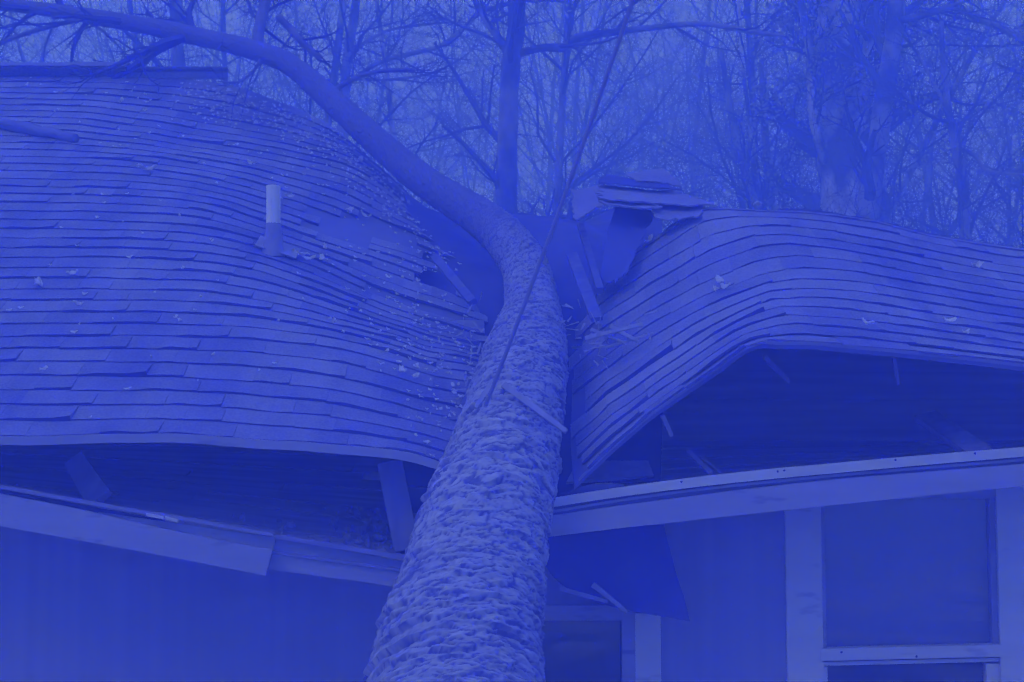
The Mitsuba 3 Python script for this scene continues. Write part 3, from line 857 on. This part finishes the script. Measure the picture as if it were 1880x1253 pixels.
rf = np.random.default_rng(29)
for px, py, sz in ((272, 318, 0.06), (72, 531, 0.05), (460, 307, 0.035), (222, 192, 0.03), (50, 163, 0.025), (147, 567, 0.03), (323, 592, 0.018), (82, 688, 0.02), (612, 600, 0.03), (545, 475, 0.05), (560, 482, 0.05), (590, 484, 0.04), (595, 464, 0.025), (638, 395, 0.05), (668, 403, 0.04), (658, 300, 0.05), (682, 298, 0.05), (735, 690, 0.03), (760, 700, 0.025), (135, 510, 0.03), (138, 620, 0.018), (530, 368, 0.03)):
    obj('roof_scrap', flake(px, py, sz, rf), 'litter_mat', label='pale torn scrap lying on the left slope', category='scrap', group='torn scraps on the left slope')
for px, py, sz in ((1198, 448, 0.035), (1390, 386, 0.05), (1790, 498, 0.05), (1325, 525, 0.04), (1318, 540, 0.03), (1590, 604, 0.03), (1740, 600, 0.03), (1770, 622, 0.025), (1335, 535, 0.03)):
    obj('roof_scrap', flake(px, py, sz, rf, right), 'litter_mat', label='pale torn scrap lying on the right slope', category='scrap', group='torn scraps on the right slope')
lit = []
for cx, cy, sx, sy, n, sl in ((385, 172, 30, 14, 60, 0.2), (440, 190, 60, 18, 80, 0.3), (400, 215, 40, 10, 60, 0.1), (520, 225, 60, 18, 90, 0.4), (600, 265, 60, 22, 120, 0.6), (670, 320, 50, 22, 100, 0.7), (740, 390, 40, 25, 70, 0.5), (620, 340, 110, 40, 60, 0.4), (250, 200, 120, 40, 40, 0.05), (700, 520, 70, 40, 60, 0.4), (820, 620, 50, 30, 70, 0.4), (760, 640, 70, 30, 60, 0.3), (300, 450, 200, 150, 50, 0.0), (820, 760, 40, 40, 60, 0.2), (800, 480, 30, 20, 40, 0.3)):
    for _ in range(n):
        dx = rf.normal(0, sx)
        px, py = cx + dx, cy + rf.normal(0, sy) + dx * sl
        c, nn, ch = left.hit(px, py)
        qx, qy = pix(c)
        if abs(qy - py) < 6 and ch < NL - 0.5 and c[0] < left_edge_r(ch):
            lit.append(flake(px, py, rf.uniform(0.007, 0.018), rf, left, 0.02))
obj('leaf_litter', join(lit), 'litter_mat', kind='stuff', label='pale dead leaves and chips strewn over the left slope beside the trunk')
sp = []
for k in range(90):                                 # shredded wood where trunk and roof meet
    if k < 45:
        px, py, y = rf.normal(1075, 45), rf.normal(615, 30), rf.uniform(6.4, 6.7)
    else:
        px, py, y = rf.normal(868, 22), rf.normal(720, 90), rf.uniform(6.0, 6.4)
    a = P(px, py, y)
    d = rf.normal(0, 1, 3) * np.array([1, 0.6, 0.8])
    d /= np.linalg.norm(d)
    sp.append(beam(a, a + d * rf.uniform(0.02, 0.07), rf.uniform(0.004, 0.012), 0.004, (0.1, -1, 0.3), 0.3))
obj('wood_chips', join(sp), 'wood_mat', kind='stuff', label='shredded pale wood chips around the trunk in the broken roof')

# ------------------------------------------------------------------ trees behind the house
def leaves(out_pts, rg, n, spread, size):
    p = out_pts[rg.integers(0, len(out_pts), n)] + rg.normal(0, spread, (n, 3))
    a, b = rg.normal(0, 1, (n, 3)), rg.normal(0, 1, (n, 3))
    a /= np.linalg.norm(a, axis=1, keepdims=True)
    b -= a * (a * b).sum(1, keepdims=True)
    b /= np.linalg.norm(b, axis=1, keepdims=True)
    sz = size * rg.uniform(0.5, 1.3, (n, 1))
    v = np.stack([p - a * sz, p + b * sz * 0.5, p + a * sz, p - b * sz * 0.5], 1).reshape(-1, 3)
    k = np.arange(n)[:, None] * 4
    return v, np.vstack([k + [0, 1, 2], k + [0, 2, 3]])


def wood(label, path, widths, seed, limbs=(), L=4.0, kids=(12, 6, 5, 4), mtrunk='tree_mat', mtwig='twig_mat', name='bare_tree', group=None, leaf=0, leaf_m='leaf_mat', sides=12, t0=0.2, up=0.2):
    t = thing(name, label, 'tree', group)
    p0 = P(*path[-1])
    base = np.array([p0[0], p0[1], float(hill(np.array(p0[0]), np.array(p0[1]))) - 0.2])
    px, py = pix(base)
    c, r = limb(list(path) + [(float(px), float(py), p0[1])], list(widths) + [widths[-1] * 1.25], 70, sides, mtrunk, t, 'trunk', seed=seed)
    parts = [twigs_on(c[::-1], r[::-1], seed + 1, L, kids, up, 0.35 if t0 is None else t0)]
    for k, (lp, lw) in enumerate(limbs):
        lc, lr = limb(lp, lw, 40, 8, mtrunk, t, 'limb', seed=seed + 10 + k)
        parts.append(twigs_on(lc, lr, seed + 40 + k, L * 0.55, kids, up, 0.15))
    v, f = join(parts)
    obj('crown', (v, f), mtwig, t)
    if leaf:
        obj('dry_leaves', leaves(v, np.random.default_rng(seed + 5), leaf, 0.10, 0.045), leaf_m, t, kind='stuff')


wood('dark upright tree forking in two behind the middle of the roof', [(950, -120, 15), (949, 0, 15), (948, 60, 15), (940, 110, 15), (934, 200, 15), (930, 350, 15), (930, 420, 15)], [30, 33, 33, 36, 36, 42, 46], 101,
     [([(942, 104, 15), (1000, 88, 14.9), (1035, 88, 14.8), (1062, 70, 14.7), (1120, 60, 14.6), (1265, 44, 14.4), (1400, 62, 14.2), (1440, 66, 14.1)], [18, 15, 18, 18, 14, 11, 9, 6]),
      ([(940, 108, 15), (908, 60, 15.1), (886, 28, 15.2), (860, -30, 15.4)], [18, 15, 12, 10])], 3.5, (10, 6, 5, 3), mtrunk='tree_mat')
wood('dark tree with long arching boughs left of the forked tree', [(662, -120, 17), (655, 0, 17), (650, 40, 17), (642, 80, 17), (636, 130, 17), (630, 260, 17)], [14, 15, 17, 18, 18, 22], 111,
     [([(640, 98, 17), (672, 78, 16.9), (720, 55, 16.8), (780, 46, 16.7), (850, 42, 16.5)], [8, 7, 6, 5, 3]),
      ([(655, 145, 17), (690, 118, 16.9), (740, 102, 16.8), (800, 88, 16.6), (840, 62, 16.5), (890, 20, 16.3), (960, 2, 16), (1040, 4, 15.8)], [10, 9, 9, 9, 9, 9, 8, 7]),
      ([(650, 145, 17), (720, 146, 16.8), (780, 138, 16.7), (830, 118, 16.6), (878, 82, 16.5)], [5, 5, 5, 4, 3])], 3.2, (12, 6, 5, 4))
wood('broad pale barked tree overgrown with vines on the right', [(1545, -140, 19), (1548, 0, 19), (1545, 100, 19), (1548, 200, 19), (1560, 320, 19), (1570, 420, 19)], [96, 98, 100, 108, 116, 128], 121,
     [([(1560, 330, 18.7), (1588, 240, 18.6), (1590, 120, 18.6), (1600, 40, 18.6), (1612, -60, 18.6)], [22, 22, 24, 22, 20]),
      ([(1515, 300, 18.7), (1492, 200, 18.6), (1488, 100, 18.6), (1470, 0, 18.6)], [18, 18, 18, 16])], 4.0, (14, 6, 5, 4), 'pale_tree_mat', leaf=6000, leaf_m='dull_leaf_mat', t0=0.1)
wood('dark leaning tree close beside the broad pale tree', [(1660, -140, 17.5), (1645, 0, 17.5), (1640, 60, 17.5), (1622, 170, 17.5), (1605, 290, 17.5), (1592, 400, 17.5)], [30, 32, 34, 36, 38, 44], 131,
     [([(1640, 40, 17.5), (1690, 30, 17.3), (1740, 14, 17.1), (1800, -14, 17)], [14, 13, 12, 10])], 3.5, (12, 6, 5, 4))
wood('thin dark twin stemmed tree on the hillside', [(1325, 90, 20), (1338, 180, 20), (1352, 250, 20), (1372, 330, 20), (1390, 400, 20)], [7, 12, 15, 17, 20], 141,
     [([(1385, 380, 20), (1372, 320, 19.9), (1366, 270, 19.9), (1362, 200, 19.9)], [9, 9, 8, 5])], 2.2, (10, 6, 5, 3))
wood('thin upright tree with a pale side branch on the hillside', [(1398, 110, 20.5), (1402, 200, 20.5), (1408, 290, 20.5), (1415, 390, 20.5)], [8, 14, 16, 20], 151,
     [([(1412, 270, 20.4), (1440, 225, 20.3), (1478, 165, 20.2)], [6, 5, 3])], 2.2, (10, 6, 5, 3))
wood('dark slender tree with spreading branches near the right edge', [(1728, 40, 17), (1733, 130, 17), (1740, 200, 17), (1752, 260, 17), (1765, 330, 17), (1772, 420, 17)], [8, 11, 14, 17, 20, 22], 161,
     [([(1742, 225, 17), (1705, 212, 16.9), (1675, 190, 16.8), (1652, 160, 16.8)], [9, 8, 7, 5]), ([(1752, 270, 17), (1790, 288, 16.8), (1812, 314, 16.7), (1880, 322, 16.5), (1950, 326, 16.4)], [9, 8, 7, 6, 5]),
      ([(1740, 205, 17), (1690, 110, 17), (1655, 60, 17)], [7, 6, 4])], 2.8, (12, 6, 5, 4))
wood('dark tree leaning in from the right edge', [(1700, -40, 18), (1790, 30, 18), (1850, 58, 18), (1905, 90, 18), (1990, 260, 18), (2000, 420, 18)], [8, 12, 15, 18, 26, 30], 171, [], 4.0, (14, 7, 5, 4), leaf=3000, leaf_m='dull_leaf_mat')
wood('straight dark tree rising behind the left ridge', [(322, -120, 16), (324, 0, 16), (326, 80, 16), (330, 160, 16)], [22, 24, 25, 26], 181, [], 3.4, (12, 6, 5, 4))
wood('low forked tree behind the left ridge end', [(232, -60, 18), (240, 20, 18), (250, 90, 18), (256, 150, 18)], [8, 10, 11, 13], 191, [([(256, 128, 18), (290, 90, 18), (312, 50, 18)], [7, 6, 4])], 3.0, (12, 6, 5, 4))
rw = np.random.default_rng(77)
proto = []
for k in range(7):                                   # seven shapes of tree, 12 m tall, stood up at the origin
    rg = np.random.default_rng(500 + k)
    u = np.linspace(0, 1, 16)
    c = np.stack([0.35 * np.sin(u * rg.uniform(2, 5) + rg.uniform(0, 6)) * u, 0.3 * np.sin(u * 4 + k) * u, 12 * u], 1)
    r = 0.085 * (1 - 0.75 * u)
    tv, tf = tube(c, r, 9)
    cv, cf = twigs_on(c, r, 520 + k, 4.6, (26, 7, 5, 3), 0.12, 0.18)
    proto.append((mikit.ply((tv, tf), None, smooth=True), (cv, cf), leaves(cv, rg, 500, 0.12, 0.045)))
crowns = {}
for k in range(20):
    px, Y = -140 + k * 108 + rw.uniform(-75, 75), rw.uniform(17, 31)
    x = P(px, 400, Y)[0]
    z = float(hill(np.array(x), np.array(Y))) - 0.25
    a = k % 7
    sc = rw.uniform(0.7, 1.1)
    M = T().translate([x, Y, z]).rotate([0, 1, 0], float(rw.normal(0, 9))).rotate([0, 0, 1], float(rw.uniform(0, 360))).scale(float(sc))
    t = thing('bare_tree', 'slender bare tree deep in the woods behind the roof', 'tree', 'bare trees in the woods behind the roof')
    mt, mc, ml = 'pale_tree_mat' if k % 3 == 0 else 'tree_mat', 'pale_twig_mat' if k % 3 == 1 else 'twig_mat', 'leaf_mat' if k % 2 else 'dull_leaf_mat'
    scene[t + '__trunk'] = {**proto[a][0], 'bsdf': {'type': 'ref', 'id': mt}, 'to_world': M}
    for part, mm, i in (('crown', mc, 1), ('dry_leaves', ml, 2)):
        if (a, i) not in crowns:
            crowns[a, i] = mikit.ply(proto[a][i], None)
        scene[f'{t}__{part}'] = {**crowns[a, i], 'bsdf': {'type': 'ref', 'id': mm}, 'to_world': M}
    labels[t + '__dry_leaves'] = {'kind': 'stuff'}


def thicket(seed, n, kinds, spot, size, name, m, label):
    """Many saplings from a few shapes, as one mass."""
    rg = np.random.default_rng(seed)
    shapes = []
    for _ in range(kinds):
        o = Twigs()
        size(o, rg)
        shapes.append(o.mesh())
    parts = []
    for k in range(n):
        v, f = shapes[k % kinds]
        x, y = spot(rg)
        a, sc = rg.uniform(0, 6.28), rg.uniform(0.6, 1.2)
        R = np.array([[math.cos(a), -math.sin(a), 0], [math.sin(a), math.cos(a), 0], [0, 0, 1]]) * sc
        parts.append((v @ R.T + np.array([x, y, float(hill(np.array(x), np.array(y))) - 0.1]), f))
    obj(name, join(parts), m, kind='stuff', label=label)


thicket(601, 150, 10, lambda r: (r.uniform(-19, 19), r.uniform(27, 46)), lambda o, r: spray(o, r, np.zeros(3), np.array([r.normal(0, 0.1), r.normal(0, 0.1), 1.0]), r.uniform(7, 13), r.uniform(0.02, 0.07), 1, 0.1, (0, 18, 7, 3), 0.1),
        'far_woods', 'pale_twig_mat', 'grey mass of distant bare saplings on the hillside')
thicket(602, 130, 10, lambda r: (r.uniform(-3, 12), r.uniform(15, 24)), lambda o, r: spray(o, r, np.zeros(3), np.array([r.normal(0, 0.5), r.normal(0, 0.3), 1.0]), r.uniform(1.2, 4.0), r.uniform(0.008, 0.02), 1, 0.05, (0, 8, 4, 3), 0.14),
        'undergrowth', 'pale_twig_mat', 'tangled bare undergrowth on the slope behind the right roof')

thicket(603, 60, 8, lambda r: (r.uniform(2.5, 11), r.uniform(15, 24)), lambda o, r: spray(o, r, np.zeros(3), np.array([r.normal(0, 0.25), r.normal(0, 0.2), 1.0]), r.uniform(4, 8), r.uniform(0.015, 0.04), 1, 0.05, (0, 20, 7, 3), 0.12),
        'sapling_thicket', 'twig_mat', 'dense dark thicket of thin saplings behind the right roof')

# ------------------------------------------------------------------ added blue veil: a volume put in to lift the darks
scene['added_haze_medium'] = {'type': 'homogeneous', 'albedo': {'type': 'rgb', 'value': [0.95, 0.955, 0.98]}, 'sigma_t': {'type': 'rgb', 'value': [0.0145, 0.0235, 0.112]}}
scene['added_haze'] = {'type': 'cube', 'to_world': T().translate([0, 450, 9.5]).scale([905, 755, 10.5]), 'bsdf': {'type': 'null'}, 'interior': {'type': 'ref', 'id': 'added_haze_medium'}}
labels['added_haze'] = {'kind': 'stuff', 'label': 'added blue veil of air, put in to tint the scene and lift its darks'}
scene['camera']['medium'] = {'type': 'ref', 'id': 'added_haze_medium'}
